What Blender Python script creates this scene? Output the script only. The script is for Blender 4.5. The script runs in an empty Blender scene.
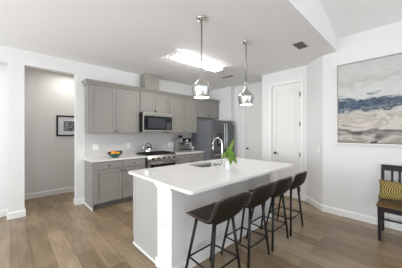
import bpy, bmesh, math, random
from mathutils import Vector, Matrix
random.seed(7)
C = bpy.context.scene.collection
S = bpy.context.scene
PI = math.pi

# ---------------------------------------------------------------- camera
cd = bpy.data.cameras.new('camera'); cam = bpy.data.objects.new('camera', cd); C.objects.link(cam)
cam.location = (0, 0, 1.42)
cam.rotation_euler = (PI/2, 0, 0.8137 - PI/2)
cd.sensor_width = 36; cd.lens = 201.68/402*36
cd.shift_y = -1.2/402
cd.clip_start = 0.05; cd.clip_end = 100
S.camera = cam

# ---------------------------------------------------------------- world, lights, exposure
w = bpy.data.worlds.new('world'); S.world = w; w.use_nodes = True
wn = w.node_tree.nodes; wl = w.node_tree.links
bg = wn['Background']
bg.inputs[0].default_value = (0.80, 0.90, 1.0, 1); bg.inputs[1].default_value = 2.0

def area(name, loc, direction, sx, sy, power, col=(1, 1, 1)):
    l = bpy.data.lights.new(name, 'AREA'); l.shape = 'RECTANGLE'; l.size = sx; l.size_y = sy
    l.energy = power; l.color = col
    o = bpy.data.objects.new(name, l); C.objects.link(o); o.location = loc
    o.rotation_euler = Vector(direction).to_track_quat('-Z', 'Y').to_euler()
    return o
# area lights as daylight at the invented, unseen windows, left and rear
DAY = (0.91, 0.96, 1.04); FILL = (0.92, 0.96, 1.02)
for y, up in ((-2.6, 90), (0.0, 125), (2.6, 250)):
    area('window_daylight', (-3.42, y, 1.75), (1, 0, 0), 1.7, 2.5, 138, DAY)
    area('ground_bounce_daylight', (-3.42, y, 1.2), (1, 0, .75), 1.7, 1.4, up, FILL)  # upward-tilted light with no seen source, added to brighten the ceiling
for x in (-1.6, 0.9, 3.0):
    area('window_daylight', (x, -4.22, 1.75), (0, 1, 0), 1.7, 2.5, 50, DAY)
    area('ground_bounce_daylight', (x, -4.22, 1.2), (0, 1, .75), 1.7, 1.4, 8, FILL)  # weak upward-tilted fill, added in the same way at the rear
# added light under the hallway ceiling, no lamp seen, brightens the hall
area('hall_lamp', (1.0, 5.25, 2.78), (0, 0, -1), .4, .4, 16, (1, .97, .93))
S.view_settings.view_transform = 'Standard'
S.view_settings.look = 'None'
S.view_settings.exposure = -1.20
S.view_settings.gamma = 1
S.view_settings.use_curve_mapping = False
S.cycles.use_denoising = True
S.cycles.max_bounces = 10
S.cycles.diffuse_bounces = 6
S.cycles.sample_clamp_indirect = 6
S.cycles.caustics_reflective = False
S.cycles.caustics_refractive = False

# ---------------------------------------------------------------- materials
def s2l(c):
    return tuple(((v/255)/12.92 if v/255 <= .04045 else ((v/255+.055)/1.055)**2.4) for v in c)
def mat(name, rgb, rough=0.5, metal=0.0, var=0.0, vscale=8.0, bump=0.0, bscale=60.0, emit=None, estr=0, trans=0, ior=1.45, stretch=None, coat=0, spec=0.5):
    m = bpy.data.materials.new(name); m.use_nodes = True
    nt = m.node_tree; p = nt.nodes['Principled BSDF']
    col = (*s2l(rgb), 1)
    p.inputs['Base Color'].default_value = col
    p.inputs['Roughness'].default_value = rough
    p.inputs['Metallic'].default_value = metal
    p.inputs['Transmission Weight'].default_value = trans
    p.inputs['IOR'].default_value = ior
    p.inputs['Coat Weight'].default_value = coat
    p.inputs['Specular IOR Level'].default_value = spec
    if emit:
        p.inputs['Emission Color'].default_value = (*emit, 1); p.inputs['Emission Strength'].default_value = estr
    tc = nt.nodes.new('ShaderNodeTexCoord'); mp = nt.nodes.new('ShaderNodeMapping')
    nt.links.new(tc.outputs['Object'], mp.inputs['Vector'])
    if stretch: mp.inputs['Scale'].default_value = stretch
    if var > 0:
        nz = nt.nodes.new('ShaderNodeTexNoise'); nz.inputs['Scale'].default_value = vscale; nz.inputs['Detail'].default_value = 5
        nt.links.new(mp.outputs[0], nz.inputs['Vector'])
        mx = nt.nodes.new('ShaderNodeMix'); mx.data_type = 'RGBA'
        mx.inputs[6].default_value = (*[v*(1-var) for v in col[:3]], 1)
        mx.inputs[7].default_value = (*[min(1, v*(1+var)) for v in col[:3]], 1)
        nt.links.new(nz.outputs['Fac'], mx.inputs[0]); nt.links.new(mx.outputs[2], p.inputs['Base Color'])
    if bump > 0:
        nb = nt.nodes.new('ShaderNodeTexNoise'); nb.inputs['Scale'].default_value = bscale; nb.inputs['Detail'].default_value = 4
        nt.links.new(mp.outputs[0], nb.inputs['Vector'])
        b = nt.nodes.new('ShaderNodeBump'); b.inputs['Strength'].default_value = bump; b.inputs['Distance'].default_value = 0.004
        nt.links.new(nb.outputs['Fac'], b.inputs['Height']); nt.links.new(b.outputs[0], p.inputs['Normal'])
    return m

M = {}
M['wall'] = mat('wall_paint', (229, 228, 226), .75, bump=.12, bscale=140, var=.01)
M['ceiling'] = mat('ceiling_paint', (245, 244, 243), .9, bump=.2, bscale=90, var=.01)
M['trim'] = mat('trim_paint', (238, 237, 234), .4, var=.008)
M['door'] = mat('door_paint', (228, 226, 222), .45, var=.008)
M['cab'] = mat('cabinet_paint', (147, 143, 137), .42, var=.02, vscale=3)
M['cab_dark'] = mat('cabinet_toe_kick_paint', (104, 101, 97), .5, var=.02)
M['chase'] = mat('chase_paint', (146, 141, 134), .5, var=.02)
M['panel'] = mat('island_panel_paint', (176, 174, 168), .45, var=.02)  # cabinet paint in a lighter tone, stronger light on the island end painted in
M['quartz'] = mat('white_quartz', (236, 234, 230), .16, var=.025, vscale=14, spec=.5)
M['steel'] = mat('brushed_steel', (176, 174, 170), .3, 1.0, var=.06, vscale=30, stretch=(1, 1, 14))
M['steel_h'] = mat('brushed_steel_horizontal', (188, 184, 178), .32, 1.0, var=.06, vscale=30, stretch=(1, 1, 20))
M['slate'] = mat('slate_steel', (114, 115, 117), .38, .75, var=.05, vscale=30, stretch=(12, 12, 1))
M['slate_side'] = mat('slate_side_paint', (114, 116, 119), .45, .2, var=.03)
M['handle_steel'] = mat('satin_steel', (214, 215, 217), .38, .9, var=.02)
M['rod'] = mat('pendant_rod', (142, 140, 137), .4, .6, var=.02)
M['chrome'] = mat('chrome', (225, 226, 228), .09, 1.0, var=.01)
M['nickel'] = mat('polished_nickel', (206, 204, 200), .22, 1.0, var=.02)
M['black'] = mat('black_enamel', (20, 20, 21), .35, var=.1)
M['blackglass'] = mat('black_glass', (10, 10, 12), .07, var=.05)
M['iron'] = mat('cast_iron', (24, 23, 23), .6, var=.15, bump=.3)
M['bronze'] = mat('dark_bronze', (46, 40, 36), .35, .8, var=.1)
M['blackmetal'] = mat('black_metal', (12, 11, 11), .55, .0, var=.1)
M['leather'] = mat('brown_leather', (54, 42, 39), .5, var=.18, vscale=7, bump=.35, bscale=160)
M['leather_back'] = mat('brown_leather_back', (34, 26, 20), .55, spec=.3, var=.15, vscale=7, bump=.35, bscale=160)
M['piping'] = mat('tan_piping', (92, 76, 66), .5, var=.06)
M['darkwood'] = mat('dark_stained_wood', (30, 20, 21), .42, var=.3, vscale=6, stretch=(6, 6, 1), spec=.3)
M['seatwood'] = mat('brown_seat_wood', (96, 72, 44), .3, var=.25, vscale=5, stretch=(1, 8, 8))
M['plastic'] = mat('white_plastic', (240, 239, 236), .4, var=.01)
M['slot'] = mat('outlet_slot', (70, 68, 66), .6, var=.05)
M['vent'] = mat('vent_metal', (112, 109, 104), .5, .3, var=.05)
M['ventframe'] = mat('vent_frame', (208, 206, 201), .5, var=.02)
M['lens'] = mat('light_lens', (250, 250, 250), .5, emit=(1, .99, .98), estr=75, var=.01)
M['bulb'] = mat('lamp_glow', (250, 250, 245), .5, emit=(1, .97, .93), estr=24, var=.01)
M['leaf'] = mat('leaf_green', (96, 128, 40), .4, var=.5, vscale=14)
M['stem'] = mat('stem_green', (92, 122, 50), .5, var=.2)
M['orange'] = mat('orange_peel', (236, 138, 30), .45, var=.08, bump=.3, bscale=120)
M['lemon'] = mat('lemon_peel', (240, 190, 50), .45, var=.06, bump=.3, bscale=120)
M['plum'] = mat('plum_skin', (72, 32, 34), .35, var=.2)
M['avocado'] = mat('avocado_skin', (52, 54, 40), .55, var=.3, bump=.5, bscale=100)
M['bowl'] = mat('green_glass_bowl', (72, 118, 100), .12, var=.15, trans=.35)
M['mat'] = mat('picture_mount', (222, 224, 228), .7, var=.01)
M['frameblack'] = mat('black_frame', (12, 12, 13), .5, var=.1)
M['artframe'] = mat('champagne_frame', (218, 215, 208), .35, .2, var=.05)
M['artedge'] = mat('dark_canvas_gap', (74, 72, 70), .6, var=.05)

def glassmat(name, tint=(1, 1, 1), gl=.12):
    m = bpy.data.materials.new(name); m.use_nodes = True; nt = m.node_tree
    nt.nodes.remove(nt.nodes['Principled BSDF']); out = nt.nodes['Material Output']
    t = nt.nodes.new('ShaderNodeBsdfTransparent'); t.inputs[0].default_value = (*tint, 1)
    g = nt.nodes.new('ShaderNodeBsdfGlossy'); g.inputs['Roughness'].default_value = .03
    mx = nt.nodes.new('ShaderNodeMixShader'); fr = nt.nodes.new('ShaderNodeLayerWeight'); fr.inputs[0].default_value = .12
    ad = nt.nodes.new('ShaderNodeMath'); ad.operation = 'ADD'; ad.inputs[1].default_value = gl
    nt.links.new(fr.outputs[0], ad.inputs[0]); nt.links.new(ad.outputs[0], mx.inputs[0])
    nt.links.new(t.outputs[0], mx.inputs[1]); nt.links.new(g.outputs[0], mx.inputs[2]); nt.links.new(mx.outputs[0], out.inputs[0])
    return m
M['windowglass'] = glassmat('window_glass', (.98, .99, .99), 0)
M['vaseglass'] = mat('frosted_vase_glass', (238, 242, 245), .12, trans=.25, var=.01)
M['water'] = glassmat('vase_water', (.95, .98, .99), .0)

def floor_material():
    m = bpy.data.materials.new('oak_plank_floor'); m.use_nodes = True; nt = m.node_tree; N = nt.nodes; L = nt.links
    p = N['Principled BSDF']
    tc = N.new('ShaderNodeTexCoord'); sp = N.new('ShaderNodeSeparateXYZ'); cb = N.new('ShaderNodeCombineXYZ')
    L.new(tc.outputs['Object'], sp.inputs[0]); L.new(sp.outputs[1], cb.inputs[0]); L.new(sp.outputs[0], cb.inputs[1])
    br = N.new('ShaderNodeTexBrick'); br.offset = .37; br.offset_frequency = 2
    br.inputs['Color1'].default_value = (*s2l((128, 107, 82)), 1)
    br.inputs['Color2'].default_value = (*s2l((163, 142, 115)), 1)
    br.inputs['Mortar'].default_value = (*s2l((96, 79, 62)), 1)
    br.inputs['Scale'].default_value = 1; br.inputs['Mortar Size'].default_value = .0016
    br.inputs['Brick Width'].default_value = 1.35; br.inputs['Row Height'].default_value = .185
    L.new(cb.outputs[0], br.inputs['Vector'])
    mp = N.new('ShaderNodeMapping'); mp.inputs['Scale'].default_value = (1.3, 16, 1); L.new(cb.outputs[0], mp.inputs[0])
    nz = N.new('ShaderNodeTexNoise'); nz.inputs['Scale'].default_value = 2.2; nz.inputs['Detail'].default_value = 7; nz.inputs['Distortion'].default_value = .8
    L.new(mp.outputs[0], nz.inputs['Vector'])
    n2 = N.new('ShaderNodeTexNoise'); n2.inputs['Scale'].default_value = 2.2; n2.inputs['Detail'].default_value = 3
    mp2 = N.new('ShaderNodeMapping'); mp2.inputs['Scale'].default_value = (.9, 2.6, 1); L.new(cb.outputs[0], mp2.inputs[0]); L.new(mp2.outputs[0], n2.inputs['Vector'])
    rr = N.new('ShaderNodeMapRange'); rr.inputs[1].default_value = .3; rr.inputs[2].default_value = .7; rr.inputs[3].default_value = .84; rr.inputs[4].default_value = 1.14
    L.new(nz.outputs['Fac'], rr.inputs[0])
    r2 = N.new('ShaderNodeMapRange'); r2.inputs[1].default_value = .35; r2.inputs[2].default_value = .65; r2.inputs[3].default_value = .85; r2.inputs[4].default_value = 1.12
    L.new(n2.outputs['Fac'], r2.inputs[0])
    mu = N.new('ShaderNodeMath'); mu.operation = 'MULTIPLY'; L.new(rr.outputs[0], mu.inputs[0]); L.new(r2.outputs[0], mu.inputs[1])
    vm = N.new('ShaderNodeVectorMath'); vm.operation = 'SCALE'; L.new(br.outputs['Color'], vm.inputs[0]); L.new(mu.outputs[0], vm.inputs['Scale'])
    L.new(vm.outputs[0], p.inputs['Base Color'])
    p.inputs['Roughness'].default_value = .25
    b = N.new('ShaderNodeBump'); b.inputs['Strength'].default_value = .15; b.inputs['Distance'].default_value = .003
    L.new(nz.outputs['Fac'], b.inputs['Height']); L.new(b.outputs[0], p.inputs['Normal'])
    return m
M['floor'] = floor_material()

def tile_material():
    m = bpy.data.materials.new('backsplash_tile'); m.use_nodes = True; nt = m.node_tree; N = nt.nodes; L = nt.links
    p = N['Principled BSDF']
    tc = N.new('ShaderNodeTexCoord'); sp = N.new('ShaderNodeSeparateXYZ'); cb = N.new('ShaderNodeCombineXYZ')
    L.new(tc.outputs['Object'], sp.inputs[0]); L.new(sp.outputs[0], cb.inputs[0]); L.new(sp.outputs[2], cb.inputs[1])
    br = N.new('ShaderNodeTexBrick')
    br.inputs['Color1'].default_value = (*s2l((204, 200, 196)), 1); br.inputs['Color2'].default_value = (*s2l((210, 206, 203)), 1)
    br.inputs['Mortar'].default_value = (*s2l((186, 183, 179)), 1); br.inputs['Scale'].default_value = 1
    br.inputs['Mortar Size'].default_value = .0025; br.inputs['Brick Width'].default_value = .305; br.inputs['Row Height'].default_value = .1
    L.new(cb.outputs[0], br.inputs['Vector']); L.new(br.outputs['Color'], p.inputs['Base Color'])
    p.inputs['Roughness'].default_value = .25
    return m
M['tile'] = tile_material()

def ramp_node(nt, stops, interp='LINEAR'):
    r = nt.nodes.new('ShaderNodeValToRGB'); r.color_ramp.interpolation = interp
    e = r.color_ramp.elements
    e[0].position, e[0].color = stops[0][0], (*s2l(stops[0][1]), 1)
    e[1].position, e[1].color = stops[-1][0], (*s2l(stops[-1][1]), 1)
    for pos, c in stops[1:-1]:
        n = e.new(pos); n.color = (*s2l(c), 1)
    return r

def seascape_material(h):      # local z runs 0..h, local y along the canvas
    m = bpy.data.materials.new('abstract_seascape'); m.use_nodes = True; nt = m.node_tree; N = nt.nodes; L = nt.links
    p = N['Principled BSDF']; p.inputs['Roughness'].default_value = .7
    tc = N.new('ShaderNodeTexCoord'); sp = N.new('ShaderNodeSeparateXYZ'); L.new(tc.outputs['Object'], sp.inputs[0])
    def noise(scale, st, det=6, dist=0.):
        mp = N.new('ShaderNodeMapping'); mp.inputs['Scale'].default_value = st; L.new(tc.outputs['Object'], mp.inputs[0])
        n = N.new('ShaderNodeTexNoise'); n.inputs['Scale'].default_value = scale; n.inputs['Detail'].default_value = det; n.inputs['Distortion'].default_value = dist
        L.new(mp.outputs[0], n.inputs['Vector']); return n
    def mth(op, a, b):
        x = N.new('ShaderNodeMath'); x.operation = op
        for i, v in enumerate((a, b)):
            if isinstance(v, (int, float)): x.inputs[i].default_value = v
            else: L.new(v, x.inputs[i])
        return x.outputs[0]
    zz = mth('DIVIDE', sp.outputs[2], h)
    n1 = noise(2.2, (1, 1.0, 2.6), 10, 1.2)
    nf = noise(7.0, (1, 1.0, 3.0), 8, .8)
    wob = mth('ADD', mth('MULTIPLY', mth('SUBTRACT', n1.outputs['Fac'], .5), .34), mth('MULTIPLY', mth('SUBTRACT', nf.outputs['Fac'], .5), .16))
    z2 = mth('ADD', zz, wob)
    r = ramp_node(nt, [(0, (150, 142, 134)), (.06, (196, 188, 178)), (.13, (120, 112, 106)), (.17, (200, 193, 184)), (.24, (206, 198, 187)), (.29, (176, 166, 154)), (.33, (206, 200, 192)),
                       (.385, (170, 168, 166)), (.405, (60, 62, 70)), (.435, (132, 144, 154)), (.46, (44, 58, 78)), (.49, (96, 112, 128)), (.515, (38, 52, 72)), (.55, (150, 156, 160)), (.58, (206, 205, 203)), (.68, (202, 200, 196)), (.76, (184, 182, 178)), (.85, (198, 196, 192)), (1, (190, 189, 186))])
    L.new(z2, r.inputs[0])
    n2 = noise(2.0, (1, 1.1, 3.4), 10, 1.6)
    low = N.new('ShaderNodeMapRange'); low.inputs[1].default_value = .42; low.inputs[2].default_value = .10; L.new(zz, low.inputs[0])
    msk = N.new('ShaderNodeMapRange'); msk.inputs[1].default_value = .50; msk.inputs[2].default_value = .60; L.new(n2.outputs['Fac'], msk.inputs[0])
    k = mth('MULTIPLY', low.outputs[0], msk.outputs[0]); k = mth('MULTIPLY', k, .9)
    mx = N.new('ShaderNodeMix'); mx.data_type = 'RGBA'; mx.inputs[7].default_value = (*s2l((50, 50, 54)), 1)
    L.new(k, mx.inputs[0]); L.new(r.outputs[0], mx.inputs[6])
    n3 = noise(9, (1, 1, 3), 5)
    m3 = N.new('ShaderNodeMapRange'); m3.inputs[3].default_value = .86; m3.inputs[4].default_value = 1.12; L.new(n3.outputs['Fac'], m3.inputs[0])
    vm = N.new('ShaderNodeVectorMath'); vm.operation = 'SCALE'; L.new(mx.outputs[2], vm.inputs[0]); L.new(m3.outputs[0], vm.inputs['Scale'])
    L.new(vm.outputs[0], p.inputs['Base Color'])
    return m

def pillow_material():         # concentric rings of gold on dark brown, round the pillow's own centre
    m = bpy.data.materials.new('ring_pattern_fabric'); m.use_nodes = True; nt = m.node_tree; N = nt.nodes; L = nt.links
    p = N['Principled BSDF']; p.inputs['Roughness'].default_value = .8
    tc = N.new('ShaderNodeTexCoord'); mp = N.new('ShaderNodeMapping'); mp.inputs['Scale'].default_value = (.0, 1, 1.15); L.new(tc.outputs['Object'], mp.inputs[0])
    ln = N.new('ShaderNodeVectorMath'); ln.operation = 'LENGTH'; L.new(mp.outputs[0], ln.inputs[0])
    nz = N.new('ShaderNodeTexNoise'); nz.inputs['Scale'].default_value = 9; L.new(tc.outputs['Object'], nz.inputs['Vector'])
    a = N.new('ShaderNodeMath'); a.operation = 'MULTIPLY_ADD'; a.inputs[1].default_value = .02; L.new(nz.outputs['Fac'], a.inputs[0]); L.new(ln.outputs['Value'], a.inputs[2])
    s = N.new('ShaderNodeMath'); s.operation = 'MULTIPLY'; s.inputs[1].default_value = 2*PI/.0235; L.new(a.outputs[0], s.inputs[0])
    si = N.new('ShaderNodeMath'); si.operation = 'SINE'; L.new(s.outputs[0], si.inputs[0])
    mr = N.new('ShaderNodeMapRange'); mr.inputs[1].default_value = -.3; mr.inputs[2].default_value = .4; L.new(si.outputs[0], mr.inputs[0])
    mx = N.new('ShaderNodeMix'); mx.data_type = 'RGBA'; mx.inputs[6].default_value = (*s2l((58, 46, 30)), 1); mx.inputs[7].default_value = (*s2l((178, 156, 84)), 1)
    L.new(mr.outputs[0], mx.inputs[0]); L.new(mx.outputs[2], p.inputs['Base Color'])
    return m

def print_material():          # grey landscape photograph
    m = bpy.data.materials.new('monochrome_print'); m.use_nodes = True; nt = m.node_tree; N = nt.nodes; L = nt.links
    p = N['Principled BSDF']; tc = N.new('ShaderNodeTexCoord'); sp = N.new('ShaderNodeSeparateXYZ'); L.new(tc.outputs['Object'], sp.inputs[0])
    mp = N.new('ShaderNodeMapping'); mp.inputs['Scale'].default_value = (8, 1, 22); L.new(tc.outputs['Object'], mp.inputs[0])
    nz = N.new('ShaderNodeTexNoise'); nz.inputs['Scale'].default_value = 1.6; nz.inputs['Detail'].default_value = 6; L.new(mp.outputs[0], nz.inputs['Vector'])
    r = ramp_node(nt, [(.3, (40, 42, 44)), (.5, (110, 114, 116)), (.68, (196, 200, 202))]); L.new(nz.outputs['Fac'], r.inputs[0])
    L.new(r.outputs[0], p.inputs['Base Color'])
    return m

# ---------------------------------------------------------------- mesh helpers
def box(bm, x0, x1, y0, y1, z0, z1, bev=0.0, seg=2, mi=0):
    t = bmesh.new(); bmesh.ops.create_cube(t, size=1)
    for v in t.verts:
        v.co = Vector(((x0+x1)/2+v.co.x*(x1-x0), (y0+y1)/2+v.co.y*(y1-y0), (z0+z1)/2+v.co.z*(z1-z0)))
    if bev > 0: bmesh.ops.bevel(t, geom=t.edges[:], offset=bev, segments=seg, profile=.5, affect='EDGES')
    merge(bm, t, mi); return bm
def merge(bm, t, mi=0, mtx=None):
    vm = {}
    for v in t.verts: vm[v] = bm.verts.new(mtx @ v.co if mtx else v.co)
    for f in t.faces:
        try:
            g = bm.faces.new([vm[v] for v in f.verts]); g.material_index = mi; g.smooth = f.smooth
        except ValueError: pass
    t.free()
def tube(bm, pts, r, seg=8, mi=0, cap=True):
    pts = [Vector(p) for p in pts]; n = len(pts); rs = r if isinstance(r, (list, tuple)) else [r]*n
    rings = []; ref = None
    for i, p in enumerate(pts):
        d = (pts[min(i+1, n-1)] - pts[max(i-1, 0)]).normalized()
        if ref is None:
            ref = Vector((0, 0, 1)) if abs(d.z) < .9 else Vector((1, 0, 0))
        a = (ref - d*ref.dot(d)).normalized(); b = d.cross(a); ref = a
        rings.append([bm.verts.new(p + (a*math.cos(2*PI*k/seg) + b*math.sin(2*PI*k/seg))*rs[i]) for k in range(seg)])
    for i in range(n-1):
        for k in range(seg):
            f = bm.faces.new((rings[i][k], rings[i][(k+1) % seg], rings[i+1][(k+1) % seg], rings[i+1][k])); f.smooth = True; f.material_index = mi
    if cap:
        f = bm.faces.new(rings[0][::-1]); f.material_index = mi
        f = bm.faces.new(rings[-1]); f.material_index = mi
    return bm
def lathe(bm, prof, cx=0, cy=0, seg=32, mi=0, smooth=True, axis='Z', cz=0):
    rings = []
    for r, z in prof:
        ring = []
        for k in range(seg if r > 1e-6 else 1):
            a = 2*PI*k/seg
            if axis == 'Z': co = (cx+r*math.cos(a), cy+r*math.sin(a), cz+z)
            elif axis == 'Y': co = (cx+r*math.cos(a), cy+z, cz+r*math.sin(a))
            else: co = (cx+z, cy+r*math.cos(a), cz+r*math.sin(a))
            ring.append(bm.verts.new(co))
        rings.append(ring)
    for A, B in zip(rings, rings[1:]):
        for k in range(seg):
            if len(A) == 1 and len(B) == 1: continue
            if len(A) == 1: vs = (A[0], B[(k+1) % seg], B[k])
            elif len(B) == 1: vs = (A[k], A[(k+1) % seg], B[0])
            else: vs = (A[k], A[(k+1) % seg], B[(k+1) % seg], B[k])
            f = bm.faces.new(vs); f.smooth = smooth; f.material_index = mi
    return bm
def rrect(x0, x1, y0, y1, r, n=6):
    pts = []
    for cx, cy, a0 in ((x1-r, y1-r, 0), (x0+r, y1-r, PI/2), (x0+r, y0+r, PI), (x1-r, y0+r, 1.5*PI)):
        for k in range(n+1):
            a = a0 + PI/2*k/n; pts.append((cx+r*math.cos(a), cy+r*math.sin(a)))
    return pts
def slab(bm, outer, inner, z0, z1, mi=0):
    def loop(pts, z): return [bm.verts.new((x, y, z)) for x, y in pts]
    tops = [loop(outer, z1)] + ([loop(inner, z1)] if inner else [])
    bots = [loop(outer, z0)] + ([loop(inner, z0)] if inner else [])
    for ls in (tops, bots):
        es = []
        for lp in ls:
            for i in range(len(lp)): es.append(bm.edges.new((lp[i], lp[(i+1) % len(lp)])))
        bmesh.ops.triangle_fill(bm, edges=es, use_beauty=True)
    for t, b in zip(tops, bots):
        for i in range(len(t)):
            j = (i+1) % len(t); bm.faces.new((t[i], t[j], b[j], b[i]))
    bmesh.ops.recalc_face_normals(bm, faces=bm.faces[:])
    return bm
def B(): return bmesh.new()
def obj(name, bm, m, parent=None, loc=None, recalc=True, label=None):
    if recalc: bmesh.ops.recalc_face_normals(bm, faces=bm.faces[:])
    me = bpy.data.meshes.new(name); bm.to_mesh(me); bm.free()
    for x in (m if isinstance(m, (list, tuple)) else [m]): me.materials.append(M[x] if isinstance(x, str) else x)
    o = bpy.data.objects.new(name, me); C.objects.link(o)
    if parent: o.parent = parent
    if loc: o.location = loc
    if label: o['label'] = label
    return o
def thing(name, label, cat, loc=(0, 0, 0), rotz=0, group=None):
    o = bpy.data.objects.new(name, None); C.objects.link(o); o.empty_display_size = .1
    o.location = loc; o.rotation_euler = (0, 0, rotz); o['label'] = label; o['category'] = cat
    if group: o['group'] = group
    return o
def tag(o, label, cat, group=None):
    o['label'] = label; o['category'] = cat
    if group: o['group'] = group
    return o
def struct(name, bm, m, parent=None, loc=None):
    o = obj(name, bm, m, parent, loc)
    if not parent: o['kind'] = 'structure'
    return o
def dup(root, loc, rotz=None, label=None):
    r = root.copy(); C.objects.link(r); r.location = loc
    if rotz is not None: r.rotation_euler = (0, 0, rotz)
    if label: r['label'] = label
    for ch in list(root.children):
        c = ch.copy(); C.objects.link(c); c.parent = r
        for g in list(ch.children):
            d = g.copy(); C.objects.link(d); d.parent = c
    return r
def subsurf(o, n=2):
    s = o.modifiers.new('sub', 'SUBSURF'); s.levels = n; s.render_levels = n

# ---------------------------------------------------------------- the room
YB = 4.563          # kitchen wall
CH = 2.82           # flat ceiling
XQ = 4.114          # right wall with the painting
XP = 4.456          # pantry wall
XR = 5.0            # far side wall
YS = 0.914          # where the flat ceiling ends and the vault begins
OPZ = 2.575
XL, YR = -3.2, -4.0 # left and rear walls
XC0 = 1.083
struct('floor', box(B(), XL-.12, 5.3, YR-.12, 6.2, -.1, 0), 'floor')
struct('ceiling', box(B(), XL-.12, 5.3, YS+.1, 6.2, CH, CH+.12), 'ceiling')
def vz(x): return 3.04 + .245*(XQ-x)
bm = B()
vs = []
for x in (XL-.12, XQ+.12):
    for y in (YR-.12, YS+.1):
        for dz in (0, .1): vs.append(bm.verts.new((x, y, vz(x)+dz)))
bmesh.ops.convex_hull(bm, input=vs)
struct('ceiling', bm, 'ceiling')
bm = B(); vs = []
for y in (YS, YS+.1):
    for x in (XL-.12, XQ+.12):
        for z in (CH+.0, vz(x)): vs.append(bm.verts.new((x, y, z)))
bmesh.ops.convex_hull(bm, input=vs)
struct('wall_upper', bm, 'ceiling')
# kitchen wall with the two openings, as one mesh
bm = B()
T = .14
box(bm, -.03, .174, YB, YB+T, 0, CH)
box(bm, .937, XR+.1, YB, YB+T, 0, CH)
box(bm, .174, .937, YB, YB+T, OPZ, CH)
box(bm, XL, -.03, YB, YB+T, OPZ, CH)
box(bm, XL, -1.9, YB, YB+T, 0, OPZ)
struct('wall_back', bm, 'wall')
bm = B(); box(bm, -1.95, .06, YB+.24, YB+.34, 0, CH); struct('wall_niche', bm, 'wall')
bm = B(); box(bm, -1.95, -1.85, YB+T, YB+.24, 0, CH); box(bm, .0, .1, YB+T, YB+.3, 0, CH); struct('wall_niche', bm, 'wall')
# hallway behind the opening
bm = B(); box(bm, .06, 2.4, 5.70, 5.8, 0, CH); struct('wall_hall', bm, 'wall')
bm = B(); box(bm, .06, .12, YB+.34, 5.70, 0, CH); box(bm, 2.3, 2.4, YB+T, 5.70, 0, CH); struct('wall_hall', bm, 'wall')
# wall beside the fridge with its jog, then the far side wall with a door
bm = B(); box(bm, 4.84, XR+.12, 3.80, YB, 0, CH); struct('wall_fridge', bm, 'wall')
DY0, DY1, DH = 2.61, 3.413, 2.50
bm = B()
box(bm, XR, XR+.12, DY1+.002, 3.80, 0, CH); box(bm, XR, XR+.12, 2.4, DY0-.002, 0, CH); box(bm, XR, XR+.12, DY0-.002, DY1+.002, DH+.002, CH)
struct('wall_far', bm, 'wall')
# pantry wall with its door opening
PY0, PY1 = 1.654, 2.293
bm = B()
box(bm, XP, XP+.12, 1.53, PY0-.002, 0, CH); box(bm, XP, XP+.12, PY1+.002, 2.553, 0, CH); box(bm, XP, XP+.12, PY0-.002, PY1+.002, DH+.002, CH)
box(bm, XP+.12, XR+.12, 2.433, 2.553, 0, CH)
struct('wall_pantry', bm, 'wall')
# angled wall and right wall
bm = B()
outl = [(XP, 1.53), (XQ, 1.143), (XQ+.12, 1.09), (XP+.12, 1.48)]
slab(bm, outl, None, 0, CH); struct('wall_corner', bm, 'wall')
bm = B()
ol = [(YR-.12, 0), (1.143, 0), (1.143, CH), (YS+.1, CH), (YS+.1, vz(XQ)), (YR-.12, vz(XQ))]
a = [bm.verts.new((XQ, y, z)) for y, z in ol]; b = [bm.verts.new((XQ+.12, y, z)) for y, z in ol]
bm.faces.new(a); bm.faces.new(b[::-1])
for i in range(len(ol)):
    j = (i+1) % len(ol); bm.faces.new((a[i], a[j], b[j], b[i]))
struct('wall_right', bm, 'wall')
# left wall and rear wall, each with three windows (out of view, invented as daylight sources)
WZ0, WZ1, WW = .5, 3.0, 1.7
def window_wall(name, axis, pos, lo, hi, centres, top):
    bm = B()
    cuts = []
    for c in centres: cuts.append((c-WW/2, c+WW/2))
    spans = []; s = lo
    for a0, a1 in cuts: spans.append((s, a0, 0, top)); spans.append((a0, a1, 0, WZ0)); spans.append((a0, a1, WZ1, top)); s = a1
    spans.append((s, hi, 0, top))
    for a0, a1, z0, z1 in spans:
        if axis == 'X': box(bm, pos-.12, pos, a0, a1, z0, z1)
        else: box(bm, a0, a1, pos-.12, pos, z0, z1)
    return struct(name, bm, 'wall')
window_wall('wall_left', 'X', XL, YR-.12, YB+T, (-2.6, 0, 2.6), CH)
bm = B(); box(bm, XL-.12, XL, YR-.12, YS+.1, CH, vz(XL)); struct('wall_left', bm, 'wall')
window_wall('wall_rear', 'Y', YR, XL-.12, XQ+.12, (-1.6, .9, 3.0), 3.06)
bm = B(); vs = []
for y in (YR-.12, YR):
    for x, z in ((XL-.12, 3.06), (XQ+.12, 3.06), (XL-.12, vz(XL-.12)), ): vs.append(bm.verts.new((x, y, z)))
bmesh.ops.convex_hull(bm, input=vs); struct('wall_rear', bm, 'wall')
n = 1  # frames and panes of the invented, unseen windows
for axis, pos, centres in (('X', XL, (-2.6, 0, 2.6)), ('Y', YR, (-1.6, .9, 3.0))):
    for c in centres:
        bm = B(); f = .05
        def bb(a0, a1, z0, z1, d0, d1, t=None):
            if axis == 'X': box(t or bm, pos+d0, pos+d1, a0, a1, z0, z1)
            else: box(t or bm, a0, a1, pos+d0, pos+d1, z0, z1)
        a0, a1 = c-WW/2, c+WW/2
        bb(a0, a0+f, WZ0, WZ1, -.09, -.03); bb(a1-f, a1, WZ0, WZ1, -.09, -.03); bb(a0+f, a1-f, WZ0, WZ0+f, -.09, -.03); bb(a0+f, a1-f, WZ1-f, WZ1, -.09, -.03)
        bb(c-f/2, c+f/2, WZ0+f, WZ1-f, -.09, -.03)
        wo = struct('window_%d' % n, bm, 'trim')
        g = B(); bb(a0+f, a1-f, WZ0+f, WZ1-f, -.062, -.058, g); obj('pane', g, 'windowglass', wo); n += 1

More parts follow.
